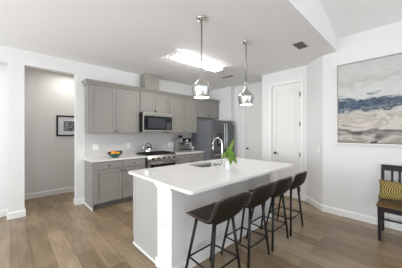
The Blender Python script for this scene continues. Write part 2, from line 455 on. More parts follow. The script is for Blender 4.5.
# baseboards
BH, BT = .115, .016
def baseboard(name, pts_list):
    bm = B()
    for (xa, ya), (xb, yb), (nx, ny) in pts_list:
        d = Vector((xb-xa, yb-ya, 0)); nrm = Vector((nx, ny, 0)).normalized()
        prof = [(0, 0), (BT, 0), (BT, BH-.022), (BT*.5, BH-.006), (BT*.35, BH), (0, BH)]
        A = [bm.verts.new(Vector((xa, ya, 0))+nrm*p+Vector((0, 0, q))) for p, q in prof]
        D = [bm.verts.new(Vector((xb, yb, 0))+nrm*p+Vector((0, 0, q))) for p, q in prof]
        for i in range(len(prof)):
            j = (i+1) % len(prof); bm.faces.new((A[i], A[j], D[j], D[i]))
        bm.faces.new(A[::-1]); bm.faces.new(D)
    return struct(name, bm, 'trim')
baseboard('baseboard_back', [((-.03-BT, YB), (.174+BT, YB), (0, -1)), ((.174, YB), (.174, YB+T), (1, 0)), ((-.03, YB), (-.03, YB+T), (-1, 0)),
                             ((.937-BT, YB), (XC0, YB), (0, -1)), ((.937, YB), (.937, YB+T), (-1, 0))])
baseboard('baseboard_niche', [((-1.85, YB+.24), (-.0, YB+.24), (0, -1))])
baseboard('baseboard_hall', [((.12, 5.70), (2.3, 5.70), (0, -1))])
baseboard('baseboard_pantry', [((XP, 1.53), (XP, PY0-.062), (-1, 0)), ((XP, PY1+.062), (XP, 2.553), (-1, 0))])
baseboard('baseboard_corner', [((XP, 1.53), (XQ, 1.143), (-1, .885))])
baseboard('baseboard_right', [((XQ, YR), (XQ, 1.143+.004), (-1, 0))])
baseboard('baseboard_far', [((XR, 2.553), (XR, DY0-.06), (-1, 0)), ((XR, DY1+.06), (XR, 3.80), (-1, 0)), ((4.84, 3.80), (XR, 3.80), (0, -1))])

# doors (slab faces -X); y0<y1
def panel_door(name, x, y0, y1, h, hinge_low, knobz):
    bm = B(); xs = x+.012
    box(bm, xs+.012, xs+.04, y0+.003, y1-.003, .01, h)
    W = y1-y0; st = .105
    rails = [(.01, .22), (.845, 1.09), (h-.135, h)]
    box(bm, xs, xs+.012, y0+.003, y0+st, .01, h, .003); box(bm, xs, xs+.012, y1-st, y1-.003, .01, h, .003)
    for a, b in rails: box(bm, xs, xs+.012, y0+st, y1-st, a, b, .003)
    for a, b in ((.22, .845), (1.09, h-.135)):
        box(bm, xs+.005, xs+.012, y0+st+.035, y1-st-.035, a+.035, b-.035, .004)
    d = struct(name, bm, 'door')
    hy = y0+.004 if hinge_low else y1-.004
    for z in (.22, .951, 1.606, 2.24):
        g = B(); tube(g, [(x-.004, hy, z-.05), (x-.004, hy, z+.05)], .009, 8); box(g, x-.003, x+.014, hy-.012, hy+.02, z-.045, z+.045); obj('hinge', g, 'vent', d)
    ky = y1-.07 if hinge_low else y0+.07
    g = B(); lathe(g, [(0, 0), (.03, 0), (.03, -.01), (.012, -.014), (.012, -.045), (0, -.045)], x+.012, ky, 20, axis='X', cz=knobz)
    tube(g, [(x-.03, ky, knobz), (x-.045, ky-.02*(1 if hinge_low else -1), knobz), (x-.045, ky-.1*(1 if hinge_low else -1), knobz)], .009, 8)
    obj('door_handle', g, 'bronze', d)
    # jamb and casing
    g = B(); cw = .06
    box(g, x-.016, x, y0-.002-cw, y0-.004, 0, h+.004+cw, .004); box(g, x-.016, x, y1+.004, y1+.002+cw, 0, h+.004+cw, .004); box(g, x-.016, x, y0-.004, y1+.004, h+.006, h+.004+cw, .004)
    return d, g
d, g = panel_door('door_1', XP, PY0, PY1, DH, True, .955); struct('trim_1', g, 'trim')
d, g = panel_door('door_2', XR, DY0, DY1, DH, True, .965); struct('trim_2', g, 'trim')

# ---------------------------------------------------------------- cabinets (fronts face -Y; local origin on floor at left end of the front)
def shaker(x0, x1, z0, z1, y=0, th=.02, st=.058, rec=.013):
    bm = B()
    box(bm, x0, x0+st, y-th, y, z0, z1, .002, 1); box(bm, x1-st, x1, y-th, y, z0, z1, .002, 1)
    box(bm, x0+st, x1-st, y-th, y, z1-st, z1, .002, 1); box(bm, x0+st, x1-st, y-th, y, z0, z0+st, .002, 1)
    box(bm, x0+st, x1-st, y-th+rec, y, z0+st, z1-st)
    return bm
def knob(par, x, z, y=-.02):
    g = B(); lathe(g, [(0, 0), (.007, 0), (.006, -.012), (.013, -.018), (.014, -.024), (.009, -.029), (0, -.03)], x, y, 14, axis='Y', cz=z)
    return obj('knob', g, 'bronze', par)
def base_cabinet(label, x0, x1, splits, yf=4.02, knobs='mid', end=None):
    t = thing('base_cabinet', label, 'cabinet', (x0, yf, 0)); Wd = x1-x0; dep = YB-.003-yf
    bm = B(); box(bm, 0, Wd, 0, dep, .10, .884); box(bm, 0, .018, .0, dep, 0, .10)
    obj('body', bm, 'cab', t)
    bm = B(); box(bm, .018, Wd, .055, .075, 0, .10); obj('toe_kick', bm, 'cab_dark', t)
    g = .005; n = len(splits)
    xs = splits
    for i, (a, b) in enumerate(xs):
        a -= x0; b -= x0
        bm = B(); box(bm, a+g, b-g, -.02, 0, .735, .868, .004); dr = obj('drawer', bm, 'cab', t); knob(dr, (a+b)/2, .80)
        dd = obj('door', shaker(a+g, b-g, .115, .722), 'cab', t); knob(dd, (b-.04) if i % 2 == 0 else (a+.04), .675)
    return t
base_cabinet('grey two-door base cabinet with fruit bowl above, left of the range', XC0, 2.137, [(1.11, 1.625), (1.625, 2.125)])
# end skirting of the left cabinet
bm = B(); box(bm, XC0-.012, XC0, 4.02, YB-.02, 0, .035, .003); tag(obj('shoe_moulding', bm, 'trim'), 'thin white shoe moulding at the exposed end of the base cabinet', 'moulding')
base_cabinet('grey base cabinet with two drawers between the range and the fridge', 2.958, 3.90, [(2.965, 3.43), (3.43, 3.893)])
bm = B(); slab(bm, [(XC0-.02, 3.985), (2.150, 3.985), (2.150, YB-.001), (XC0-.02, YB-.001)], None, .884, .914)
tag(obj('countertop', bm, 'quartz'), 'white countertop carrying the fruit bowl, left of the range', 'countertop')
bm = B(); slab(bm, [(2.945, 3.985), (3.902, 3.985), (3.902, YB-.001), (2.945, YB-.001)], None, .884, .914)
tag(obj('countertop', bm, 'quartz'), 'white countertop carrying the coffee machine, right of the range', 'countertop')
bm = B(); box(bm, XC0, 3.903, YB-.010, YB-.0005, .9145, 1.4115)
o = tag(obj('tile_backsplash', bm, 'tile'), 'pale grey horizontal tile backsplash between counters and upper cabinets', 'backsplash')

YU = 4.29
def upper_cabinet(label, x0, x1, z0, splits, crown_left=False, crown_right=False, kz=None):
    t = thing('upper_cabinet', label, 'cabinet', (x0, YU, z0)); Wd = x1-x0; dep = YB-.001-YU; top = 2.375-z0
    bm = B(); box(bm, 0, Wd, 0, dep, 0, top); obj('body', bm, 'cab', t)
    g = .005
    for i, (a, b) in enumerate(splits):
        dd = obj('door', shaker(a-x0+g, b-x0-g, .008, top-.035), 'cab', t)
        knob(dd, (b-x0-.028) if i % 2 == 0 else (a-x0+.028), kz or .05)
    # crown moulding
    bm = B(); prof = [(0, top-.02), (.02, top-.02), (.028, top+.01), (.055, top+.045), (.06, top+.065), (0, top+.065)]
    lx = -.0; rx = Wd
    sections = []
    def sec(px, py, dx, dy): return [bm.verts.new((px+dx*p, py+dy*p, q)) for p, q in prof]
    pathp = []
    if crown_left: pathp.append((0, dep, -1, 0)); pathp.append((0, 0, -1, -1))
    else: pathp.append((0, 0, 0, -1))
    if crown_right: pathp.append((Wd, 0, 1, -1)); pathp.append((Wd, dep, 1, 0))
    else: pathp.append((Wd, 0, 0, -1))
    secs = [sec(*q) for q in pathp]
    for A, D in zip(secs, secs[1:]):
        for i in range(len(prof)):
            j = (i+1) % len(prof); bm.faces.new((A[i], A[j], D[j], D[i]))
    bm.faces.new(secs[0][::-1]); bm.faces.new(secs[-1])
    obj('crown_moulding', bm, 'cab', t)
    return t
upper_cabinet('grey two-door wall cabinet, leftmost, above the fruit bowl', 1.083, 2.129, 1.412, [(1.10, 1.60), (1.60, 2.115)], crown_left=True)
upper_cabinet('short grey two-door wall cabinet directly above the microwave', 2.131, 2.918, 1.885, [(2.145, 2.525), (2.525, 2.905)])
upper_cabinet('grey two-door wall cabinet above the coffee machine', 2.920, 3.905, 1.412, [(2.935, 3.412), (3.412, 3.892)])
upper_cabinet('short grey wall cabinet above the fridge', 3.907, 4.838, 1.862, [(3.92, 4.372), (4.372, 4.825)])
# boxed-in duct above the microwave cabinet
t = thing('duct_cover', 'grey boxed duct cover rising from the cabinet crown to the ceiling', 'duct cover', (2.275, 4.30, 2.4405))
bm = B(); box(bm, 0, .375, 0, .262, 0, CH-.001-2.4405, .002, 1); obj('box', bm, 'chase', t)
bm = B(); box(bm, -.004, .379, -.006, .0, .0, .02, .002, 1); obj('trim_strip', bm, 'chase', t)

# ---------------------------------------------------------------- microwave
t = thing('microwave', 'stainless over-range microwave with black glass door', 'microwave', (2.133, 4.12, 1.440)); W = .782; H = .443
bm = B(); box(bm, 0, W, .03, YB-.012-4.12, 0, H, .003); obj('body', bm, 'black', t)
bm = B(); box(bm, .0, W, .0, .03, .0, H, .004); obj('front_panel', bm, 'steel_h', t)
bm = B(); box(bm, .022, W-.012, -.006, .004, .045, H-.075, .003); obj('door_glass', bm, 'blackglass', t)
bm = B(); box(bm, .12, W-.21, -.009, -.004, .09, H-.13, .003); obj('window', bm, mat('oven_window', (52, 54, 60), .15, var=.1), t)
bm = B(); box(bm, W-.18, W-.05, -.009, -.004, H-.15, H-.11, .001); obj('display', bm, mat('display_glass', (24, 34, 44), .2, var=.1), t)
bm = B(); box(bm, W-.17, W-.05, -.009, -.004, .07, .235, .002, 1)
obj('keypad', bm, mat('keypad_grey', (64, 64, 66), .4, var=.05), t)
bm = B()
for k in range(10): box(bm, .05+k*.07, .10+k*.07, -.003, .002, H-.045, H-.03)
obj('vent_grille', bm, 'vent', t)
bm = B(); tube(bm, [(.05, -.012, .025), (W-.05, -.012, .025)], .008, 8); box(bm, .06, .075, -.012, .0, .018, .032); box(bm, W-.075, W-.06, -.012, .0, .018, .032); obj('handle', bm, 'steel', t)

# ---------------------------------------------------------------- range
t = thing('gas_range', 'stainless gas range with black grates between the counters', 'range', (2.155, 3.95, 0)); W = .785; dep = YB-.012-3.95
bm = B(); box(bm, 0, W, .03, dep, .06, .915, .003); obj('body', bm, 'slate', t)
bm = B(); box(bm, .02, W-.02, .04, .06, 0, .06); obj('base', bm, 'black', t)
bm = B(); vs = [bm.verts.new((x, y, z)) for x in (0, W) for y, z in ((.03, .80), (-.02, .80), (-.02, .85), (.03, .915), (.06, .915))]
bmesh.ops.convex_hull(bm, input=vs); cp = obj('control_panel', bm, 'steel_h', t)
for k in range(5):
    g = B(); lathe(g, [(0, .02), (.024, .02), (.024, -.004), (.018, -.024), (0, -.026)], .11+k*.142, -.026, 18, axis='Y', cz=.848); obj('knob', g, 'black', cp)
bm = B(); box(bm, .01, W-.01, -.012, .03, .245, .792, .005); od = obj('oven_door', bm, 'steel_h', t)
bm = B(); box(bm, .06, W-.06, -.016, -.010, .32, .715, .004); obj('window', bm, 'blackglass', od)
bm = B(); tube(bm, [(.05, -.055, .755), (W-.05, -.055, .755)], .012, 10); box(bm, .07, .09, -.055, -.01, .747, .763); box(bm, W-.09, W-.07, -.055, -.01, .747, .763); obj('handle', bm, 'steel', od)
bm = B(); box(bm, .01, W-.01, -.010, .03, .07, .235, .004); wd = obj('drawer', bm, 'steel_h', t)
bm = B(); box(bm, .01, W-.01, .04, dep-.01, .915, .925, .003); obj('cooktop', bm, 'black', t)
for bx, by in ((.17, .17), (.17, .42), (.39, .30), (.61, .17), (.61, .42)):
    g = B(); lathe(g, [(0, .92), (.05, .92), (.05, .932), (.035, .938), (0, .94)], bx, by, 20); obj('burner', g, 'iron', t)
for gx in (.03, .275, .52):
    g = B(); w_ = .235
    for x in (gx, gx+w_/2-.006, gx+w_-.012): box(g, x, x+.012, .07, dep-.03, .938, .954, .003, 1)
    for y in (.07, .19, .30, .42, dep-.042): box(g, gx, gx+w_, y, y+.012, .938, .954, .003, 1)
    for x in (gx, gx+w_-.012):
        for y in (.07, dep-.042): box(g, x, x+.012, y, y+.012, .922, .940)
    obj('grate', g, 'iron', t)

# kettle
t = thing('kettle', 'polished steel kettle with black handle on the range', 'kettle', (2.375, 4.33, .955))
g = B(); lathe(g, [(0, 0), (.088, 0), (.095, .01), (.094, .04), (.082, .085), (.06, .115), (.045, .122), (0, .124)], 0, 0, 32); obj('body', g, 'chrome', t)
g = B(); lathe(g, [(.045, .12), (.04, .132), (.012, .138), (.012, .15), (0, .152)], 0, 0, 20); obj('lid', g, 'black', t)
g = B(); tube(g, [(-.07, 0, .06), (-.115, 0, .10), (-.135, 0, .135)], [.02, .014, .012], 10); obj('spout', g, 'chrome', t)
g = B(); tube(g, [(-.07*math.cos(a) if 0 else .085*math.cos(a), 0, .10+.12*math.sin(a)) for a in [PI*k/12 for k in range(13)]], .009, 8); obj('handle', g, 'black', t)

# fruit bowl and its fruit
g = B(); lathe(g, [(0, 0), (.06, 0), (.062, .006), (.10, .03), (.135, .062), (.148, .082), (.143, .083), (.128, .064), (.095, .036), (.055, .014), (0, .012)], 0, 0, 40)
tag(obj('fruit_bowl', g, 'bowl', loc=(1.575, 4.27, .9145)), 'green glass bowl heaped with fruit on the left counter', 'bowl')
def fruit(name, m, label, cat, dx, dy, dz, r, sc=(1, 1, 1), grp=None):
    g = B(); bmesh.ops.create_uvsphere(g, u_segments=20, v_segments=12, radius=r)
    for v in g.verts:
        v.co = Vector((v.co.x*sc[0], v.co.y*sc[1], v.co.z*sc[2]))
        if v.co.z > r*sc[2]*.9: v.co.z -= r*.06
    for f in g.faces: f.smooth = True
    o = obj(name, g, m, loc=(1.575+dx, 4.27+dy, .9145+dz)); tag(o, label, cat, grp)
    s_ = B(); tube(s_, [(0, 0, r*sc[2]*.85), (.002, 0, r*sc[2]*1.08)], .003, 6); obj('stem', s_, 'stem', o); return o
fruit('orange', 'orange', 'bright orange at the centre top of the fruit bowl', 'orange', .0, -.02, .095, .037)
fruit('orange', 'orange', 'orange half hidden behind the fruit at the top of the bowl', 'orange', -.035, .045, .10, .035)
fruit('lemon', 'lemon', 'yellow lemon left of the central orange in the bowl', 'lemon', -.055, -.035, .080, .031, (1.2, 1, 1))
fruit('lemon', 'lemon', 'yellow lemon right of the central orange in the bowl', 'lemon', .05, -.05, .078, .030, (1, 1.2, 1))
fruit('plum', 'plum', 'dark red plum resting at the left rim of the bowl', 'plum', -.112, -.005, .092, .032)
fruit('avocado', 'avocado', 'dark avocado at the right rim of the bowl', 'avocado', .115, -.005, .098, .033, (1.3, 1, 1))
fruit('avocado', 'avocado', 'dark avocado just right of the centre of the bowl', 'avocado', .055, .035, .098, .032, (1, 1.2, 1.1))

# espresso machine
t = thing('espresso_machine', 'stainless espresso machine with portafilter on the right counter', 'coffee machine', (3.24, 4.18, .9145)); 
bm = B(); box(bm, 0, .38, .02, .30, 0, .05, .006); obj('drip_base', bm, 'steel', t)
bm = B(); box(bm, .02, .36, .0, .10, .05, .056, .002, 1); 
for k in range(10): box(bm, .035+k*.033, .05+k*.033, .005, .095, .056, .060)
obj('drip_grate', bm, 'black', t)
bm = B(); box(bm, 0, .38, .15, .30, .05, .36, .01); obj('body', bm, 'steel', t)
bm = B(); box(bm, 0, .38, .0, .16, .25, .37, .012); hd = obj('head', bm, 'steel', t)
bm = B(); box(bm, .03, .35, -.004, .002, .265, .355, .003); obj('control_panel', bm, 'black', hd)
g = B(); lathe(g, [(0, -.012), (.024, -.012), (.026, -.002), (.026, .0), (0, .0)], .19, -.004, 18, axis='Y', cz=.295); obj('gauge', g, 'plastic', hd)
g = B(); lathe(g, [(0, .20), (.034, .20), (.036, .25), (0, .25)], .23, .075, 24); obj('group_head', g, 'chrome', t)
g = B(); lathe(g, [(0, .165), (.02, .165), (.033, .18), (.035, .20), (0, .20)], .23, .075, 24); pf = obj('portafilter', g, 'steel', t)
g = B(); tube(g, [(.23, .045, .19), (.225, -.06, .185)], [.010, .013], 10); obj('handle', g, 'black', pf)
g = B(); tube(g, [(.33, .05, .25), (.345, .0, .20), (.35, -.02, .09)], .005, 8); obj('steam_wand', g, 'chrome', t)
g = B(); lathe(g, [(0, .19), (.028, .19), (.034, .25), (0, .25)], .09, .07, 20); obj('grinder_outlet', g, 'black', t)
g = B(); lathe(g, [(.045, .37), (.062, .41), (.066, .44), (0, .445), (0, .37)], .10, .17, 28); obj('bean_hopper', g, 'blackglass', t)
t = thing('milk_jug', 'small steel milk jug right of the espresso machine', 'jug', (3.70, 4.25, .9145))
g = B(); lathe(g, [(0, 0), (.045, 0), (.048, .01), (.036, .09), (.042, .12), (.039, .12), (.033, .09), (.043, .012), (0, .008)], 0, 0, 24); obj('body', g, 'steel', t)
g = B(); tube(g, [(.036, 0, .10), (.07, 0, .10), (.075, 0, .06), (.046, 0, .03)], .005, 8); obj('handle', g, 'steel', t)

# wall plates on the backsplash
def plate(label, x, z, gangs=1, kind='outlet'):
    w_ = .072+.046*(gangs-1)
    t = thing('wall_outlet' if kind == 'outlet' else 'light_switch', label, 'outlet' if kind == 'outlet' else 'switch', (x, YB-.0105, z))
    g = B(); box(g, -w_/2, w_/2, -.006, 0, -.058, .058, .003); obj('cover_plate', g, 'plastic', t)
    for k in range(gangs):
        cx = (k-(gangs-1)/2)*.046
        g = B(); box(g, cx-.017, cx+.017, -.010, -.005, -.035, .035, .002); r_ = obj('rocker' if kind != 'outlet' else 'socket', g, 'plastic', t)
        if kind == 'outlet':
            for zz in (-.018, .018):
                s_ = B(); box(s_, cx-.007, cx+.007, -.0112, -.0095, zz-.005, zz+.005); obj('slot', s_, 'slot', r_)
def plate_on_corner():
    t = thing('light_switch', 'white switch plate on the short angled wall beside the pantry door', 'switch', (4.196-.0008, 1.236+.0007, 1.12), 3.989)
    g = B(); box(g, -.036, .036, -.006, 0, -.058, .058, .003); obj('cover_plate', g, 'plastic', t)
    g = B(); box(g, -.017, .017, -.010, -.005, -.035, .035, .002); obj('rocker', g, 'plastic', t)
plate_on_corner()
plate('double white switch plate on the backsplash at the far left', 1.288, 1.125, 2, 'switch')
plate('white outlet on the backsplash left of the range', 1.995, 1.13, 1)
plate('white outlet on the backsplash just right of the range hob', 3.115, 1.10, 1)
plate('white switch plate beside the espresso machine, right of an outlet', 3.225, 1.10, 1, 'switch')

# ---------------------------------------------------------------- fridge
FX, FY, FW, FH = 3.908, 3.67, .918, 1.762
t = thing('refrigerator', 'slate-grey french-door refrigerator with ice dispenser', 'refrigerator', (FX, FY, 0))
bm = B(); box(bm, 0, FW, .075, .88, .03, FH-.012, .004); obj('body', bm, 'slate_side', t)
bm = B(); box(bm, .03, FW-.03, .09, .12, 0, .03); obj('kick_plate', bm, 'black', t)
mid = FW/2
bm = B(); box(bm, .003, mid-.003, 0, .068, .90, FH, .010, 3); dl = obj('left_door', bm, 'slate', t)
bm = B(); box(bm, mid+.003, FW-.003, 0, .068, .90, FH, .010, 3); dr = obj('right_door', bm, 'slate', t)
bm = B(); box(bm, .003, FW-.003, 0, .068, .06, .89, .010, 3); fz = obj('freezer_drawer', bm, 'slate', t)
def bar(par, pts, r=.011):
    g = B(); tube(g, pts, r, 10); obj('handle', g, 'handle_steel', par)
for par, hx in ((dl, mid-.045), (dr, mid+.045)):
    bar(par, [(hx, 0, 1.68), (hx, -.045, 1.67), (hx, -.058, 1.50), (hx, -.062, 1.32), (hx, -.058, 1.14), (hx, -.045, .99), (hx, 0, .98)])
bar(fz, [(.08, 0, .83), (.09, -.045, .83), (mid, -.062, .83), (FW-.09, -.045, .83), (FW-.08, 0, .83)])
bm = B(); box(bm, .14, .37, -.004, .004, 1.06, 1.40, .003); dp = obj('dispenser', bm, 'blackglass', dl)
bm = B(); box(bm, .16, .35, -.008, -.003, 1.31, 1.375, .002, 1); obj('display', bm, mat('dispenser_display', (70, 74, 80), .2, var=.1), dp)
bm = B(); box(bm, .215, .295, -.020, -.003, 1.12, 1.22, .004); obj('paddle', bm, 'slate_side', dp)
bm = B(); box(bm, FW-.10, FW-.055, -.003, .002, FH-.09, FH-.05, .001, 1); obj('badge', bm, 'chrome', dr)

# ---------------------------------------------------------------- island
IX0, IX1, IY0, IY1 = 1.122, 3.345, 1.32, 2.604
t = thing('kitchen_island', 'long kitchen island with grey end panel and white knee wall', 'island', (1.15, 1.62, 0))
L_ = 3.11-1.15
bm = B(); box(bm, .012, L_, .262, .855, 0, .68); box(bm, .012, .80, .262, .855, .68, .872); box(bm, 1.53, L_, .262, .855, .68, .872)
obj('cabinet_body', bm, 'panel', t)
bm = B(); box(bm, 0, .012, .266, .855, 0, .8835, .001, 1); box(bm, -.004, .0, .266, .31, .10, .8835); box(bm, -.004, .0, .81, .855, .10, .8835)
ep = obj('end_panel', bm, 'panel', t, label='grey painted end panel')
bm = B(); box(bm, -.012, .0, .27, .858, 0, .028, .004); obj('shoe_moulding', bm, 'trim', t, label='white shoe moulding')
bm = B(); box(bm, -.012, L_, 0, .262, 0, .8835, .002, 1); kw = obj('knee_wall', bm, 'wall', t, label='white painted knee wall')
bm = B()
pr = [(0, 0), (.014, 0), (.014, .085), (.006, .10), (0, .10)]
box(bm, -.028, -.012, -.016, .278, 0, .10, .004); box(bm, -.012, L_, -.016, 0, 0, .10, .004); box(bm, L_, L_+.016, -.016, .262, 0, .10, .004); obj('skirting', bm, 'trim', kw)
bm = B()
box(bm, -.024, -.012, -.0, .27, .845, .8835, .003); box(bm, -.036, -.024, -.0, .285, .865, .8835, .003); obj('cap_moulding', bm, 'trim', kw)
bm = B(); box(bm, .012, L_, .855, .905, .10, .87, .002, 1)
for k in range(4):
    a = .02+k*.485; box(bm, a, a+.47, .905, .922, .12, .86, .002, 1)
obj('door_fronts', bm, 'cab', t)
outer = rrect(IX0, IX1, IY0, IY1, .045); inner = rrect(2.03, 2.60, 2.10, 2.49, .07)
bm = B(); slab(bm, outer, inner, .884, .914)
o = obj('island_countertop', bm, 'quartz'); tag(o, 'large white quartz slab with rounded corners covering the island', 'countertop')
# sink
t = thing('sink', 'undermount stainless sink set in the island top', 'sink', (2.315, 2.295, .70))
bm = B(); ot = rrect(-.295, .295, -.205, .205, .075); it = rrect(-.283, .283, -.193, .193, .068)
rings = []
for pts, z in ((it, .1825), (it, .02), ([(x*.94, y*.92) for x, y in it], .004)):
    rings.append([bm.verts.new((x, y, z)) for x, y in pts])
for A, D in zip(rings, rings[1:]):
    for i in range(len(A)):
        j = (i+1) % len(A); f = bm.faces.new((A[i], A[j], D[j], D[i])); f.smooth = True
bm.faces.new(rings[-1])
o = obj('basin', bm, 'steel', t, recalc=False); so = o.modifiers.new('thick', 'SOLIDIFY'); so.thickness = .003; so.offset = 0
g = B(); lathe(g, [(0, .006), (.04, .006), (.04, .010), (.02, .008), (0, .008)], 0, 0, 20); obj('drain', g, 'chrome', t)
# faucet
t = thing('faucet', 'tall chrome gooseneck faucet arching over the island sink', 'faucet', (2.33, 2.0, .9145))
g = B(); lathe(g, [(0, 0), (.027, 0), (.027, .006), (.02, .012), (.018, .06), (0, .06)], 0, 0, 24); obj('base', g, 'chrome', t)
pts = [(0, 0, .05), (0, 0, .20), (0, 0, .33)]
for k in range(1, 13):
    a = PI*k/12; pts.append((0, .095-.095*math.cos(a), .33+.095*math.sin(a)))
pts.append((0, .19, .29))
g = B(); tube(g, pts, .0125, 12); obj('neck', g, 'chrome', t)
g = B(); tube(g, [(0, .19, .295), (0, .19, .235)], [.015, .017], 12); obj('spray_head', g, 'chrome', t)
g = B(); tube(g, [(.018, 0, .045), (.04, 0, .05), (.055, -.0, .10)], [.009, .007, .006], 8); obj('lever', g, 'chrome', t)
# vase and leafy cutting
VX, VY = 2.11, 1.705
t = thing('glass_vase', 'small frosted white glass vase on the island holding a leafy cutting', 'vase', (VX, VY, .9145))
g = B(); lathe(g, [(0, 0), (.032, 0), (.036, .006), (.037, .07), (.031, .12), (.030, .14), (.027, .14), (.028, .12), (.033, .07), (.032, .012), (0, .012)], 0, 0, 32); obj('glass', g, 'vaseglass', t)
t = thing('leafy_plant', 'bright green leafy cutting standing in the small white vase', 'plant', (VX, VY, .930))
def leaf_bm(base, tip, wid, droop):
    g = B(); b0 = Vector(base); t0 = Vector(tip); d = t0-b0; L0 = d.length; side = d.cross(Vector((-.6, -.75, .35)))
    if side.length < 1e-4: side = Vector((1, 0, 0))
    side.normalize(); up = side.cross(d).normalized(); n = 9; rows = []
    for i in range(n+1):
        s = i/n; c = b0+d*s+up*(droop*math.sin(PI*s)); wd_ = wid*math.sin(PI*min(1, s**.8))**.75+.001
        rows.append([g.verts.new(c+side*wd_*q*.8+up*(abs(q)*wd_*.3)) for q in (-1, -.5, 0, .5, 1)])
    for A, D in zip(rows, rows[1:]):
        for i in range(4):
            f = g.faces.new((A[i], A[i+1], D[i+1], D[i])); f.smooth = True
    return g
camr = Vector((math.sin(.8137), -math.cos(.8137), 0)); toc = Vector((-math.cos(.8137), -math.sin(.8137), 0))
stems = [((0, 0, .18), (.01, -.01, .33)), ((0, 0, .18), (-.03, .02, .28)), ((0, 0, .18), (.02, .02, .26))]
for e_ in stems:
    g = B(); tube(g, [(-.01, .005, .005), e_[0], e_[1]], [.004, .0035, .002], 6); obj('stem', g, 'stem', t)
leaves = [((.01, -.01, .24), (.055, -.045, .40), .028, .01), ((0, 0, .20), (.0, .005, .31), .022, .01),
          ((0, 0, .23), (.075, -.085, .075), .034, .03), ((-.0, -.01, .24), (-.01, -.05, .07), .036, .03),
          ((-.02, .01, .24), (-.06, .05, .14), .030, .03), ((.02, .02, .24), (.09, .02, .14), .032, .03),
          ((.01, 0, .25), (.035, -.085, .16), .030, .03)]
for l_ in leaves:
    o = obj('leaf', leaf_bm(*l_), 'leaf', t); so = o.modifiers.new('thick', 'SOLIDIFY'); so.thickness = .0015

# white outlet on the worktop, outlet on the knee wall end
t = thing('countertop_outlet', 'small white pop-up outlet near the left end of the island top', 'outlet', (1.27, 2.27, .9145))
g = B(); box(g, -.050, -.030, -.035, .05, 0, .030, .003); obj('flap', g, 'plastic', t)
g = B(); box(g, .0, .095, -.030, -.005, 0, .010, .003); obj('cover', g, 'plastic', t)
t = thing('wall_outlet', 'white outlet on the white end of the island knee wall', 'outlet', (1.1375, 1.72, .52))
g = B(); box(g, -.006, 0, -.036, .036, -.058, .058, .003); obj('cover_plate', g, 'plastic', t)
g = B(); box(g, -.010, -.005, -.017, .017, -.035, .035, .002); sk = obj('socket', g, 'plastic', t)
for zz in (-.018, .018):
    g = B(); box(g, -.0112, -.0095, -.007, .007, zz-.005, zz+.005); obj('slot', g, 'slot', sk)

# ---------------------------------------------------------------- bar stools (face +Y)
def make_stool(label, loc):
    t = thing('bar_stool', label, 'bar stool', loc, 0, 'bar stools along the island')
    # shell: rows from the front edge of the seat, back and up to the top of the backrest
    prof = [(.215, .640, .190, 0, 0), (.212, .658, .202, 0, 0), (.12, .666, .210, 0, 0), (.02, .660, .214, 0, 0), (-.07, .654, .215, .004, 0),
            (-.130, .656, .214, .016, .01), (-.172, .682, .212, .025, .03), (-.200, .740, .205, .02, .045), (-.215, .810, .196, .005, .045), (-.222, .870, .180, -.018, .035)]
    qs = [-1, -.8, -.45, 0, .45, .8, 1]
    rows = []; bm = B()
    for y, z, hw, up, fw in prof:
        rows.append([bm.verts.new((hw*q, y+fw*abs(q)**2.2, z+up*abs(q)**2.5)) for q in qs])
    for A, D in zip(rows, rows[1:]):
        for i in range(len(qs)-1):
            f = bm.faces.new((A[i], D[i], D[i+1], A[i+1])); f.smooth = True
    edge = [r[0].co.copy() for r in rows] + [v.co.copy() for v in rows[-1][1:-1]] + [r[-1].co.copy() for r in rows[::-1]]
    front = [v.co.copy() for v in rows[0]]
    o = obj('seat_shell', bm, ['leather', 'leather_back'], t, recalc=False)
    so = o.modifiers.new('thick', 'SOLIDIFY'); so.thickness = .028; so.offset = -1; so.material_offset = 1; so.material_offset_rim = 1
    subsurf(o, 2)
    # the rim cord follows the smoothed outline
    def smooth(p, n=2):
        for _ in range(n):
            q = [p[0]]
            for a_, b_ in zip(p, p[1:]): q += [a_.lerp(b_, .25), a_.lerp(b_, .75)]
            p = q+[p[-1]]
        return p
    g = B(); tube(g, smooth(edge), .0034, 6); obj('piping', g, 'piping', t, label='tan piping round the rim')
    g = B(); box(g, -.14, .14, -.12, .14, .612, .626, .004); obj('seat_plate', g, 'blackmetal', t)
    feet = {(-1, -1): (-.215, -.135), (1, -1): (.215, -.135), (-1, 1): (-.185, .25), (1, 1): (.185, .25)}
    ring = []
    for (sx, sy), (fx, fy) in feet.items():
        top = Vector((sx*.125, -.10 if sy < 0 else .13, .618)); ft = Vector((fx, fy, .003))
        g = B(); tube(g, [top, ft], [.0155, .0125], 10); lg = obj('leg', g, 'blackmetal', t)
        g = B(); lathe(g, [(0, 0), (.014, 0), (.014, .012), (0, .012)], fx, fy, 12); obj('foot_glide', g, 'black', lg)
        ring.append((top.lerp(ft, 1-.21/.615), sx, sy))
    order = [ring[0][0], ring[1][0], ring[3][0], ring[2][0]]
    for i in range(4):
        g = B(); tube(g, [order[i], order[(i+1) % 4]], .0085, 8); obj('footrest', g, 'blackmetal', t)
    return t
SY = 1.305
st = make_stool('brown leather bar stool nearest the camera, its whole seat showing', (1.43, SY, 0))
dup(st, (1.985, SY, 0), label='brown leather bar stool second from the island near corner')
dup(st, (2.50, SY, 0), label='brown leather bar stool third from the island near corner, second farthest')
dup(st, (3.02, SY, 0), label='brown leather bar stool farthest away, nearest the pantry door')

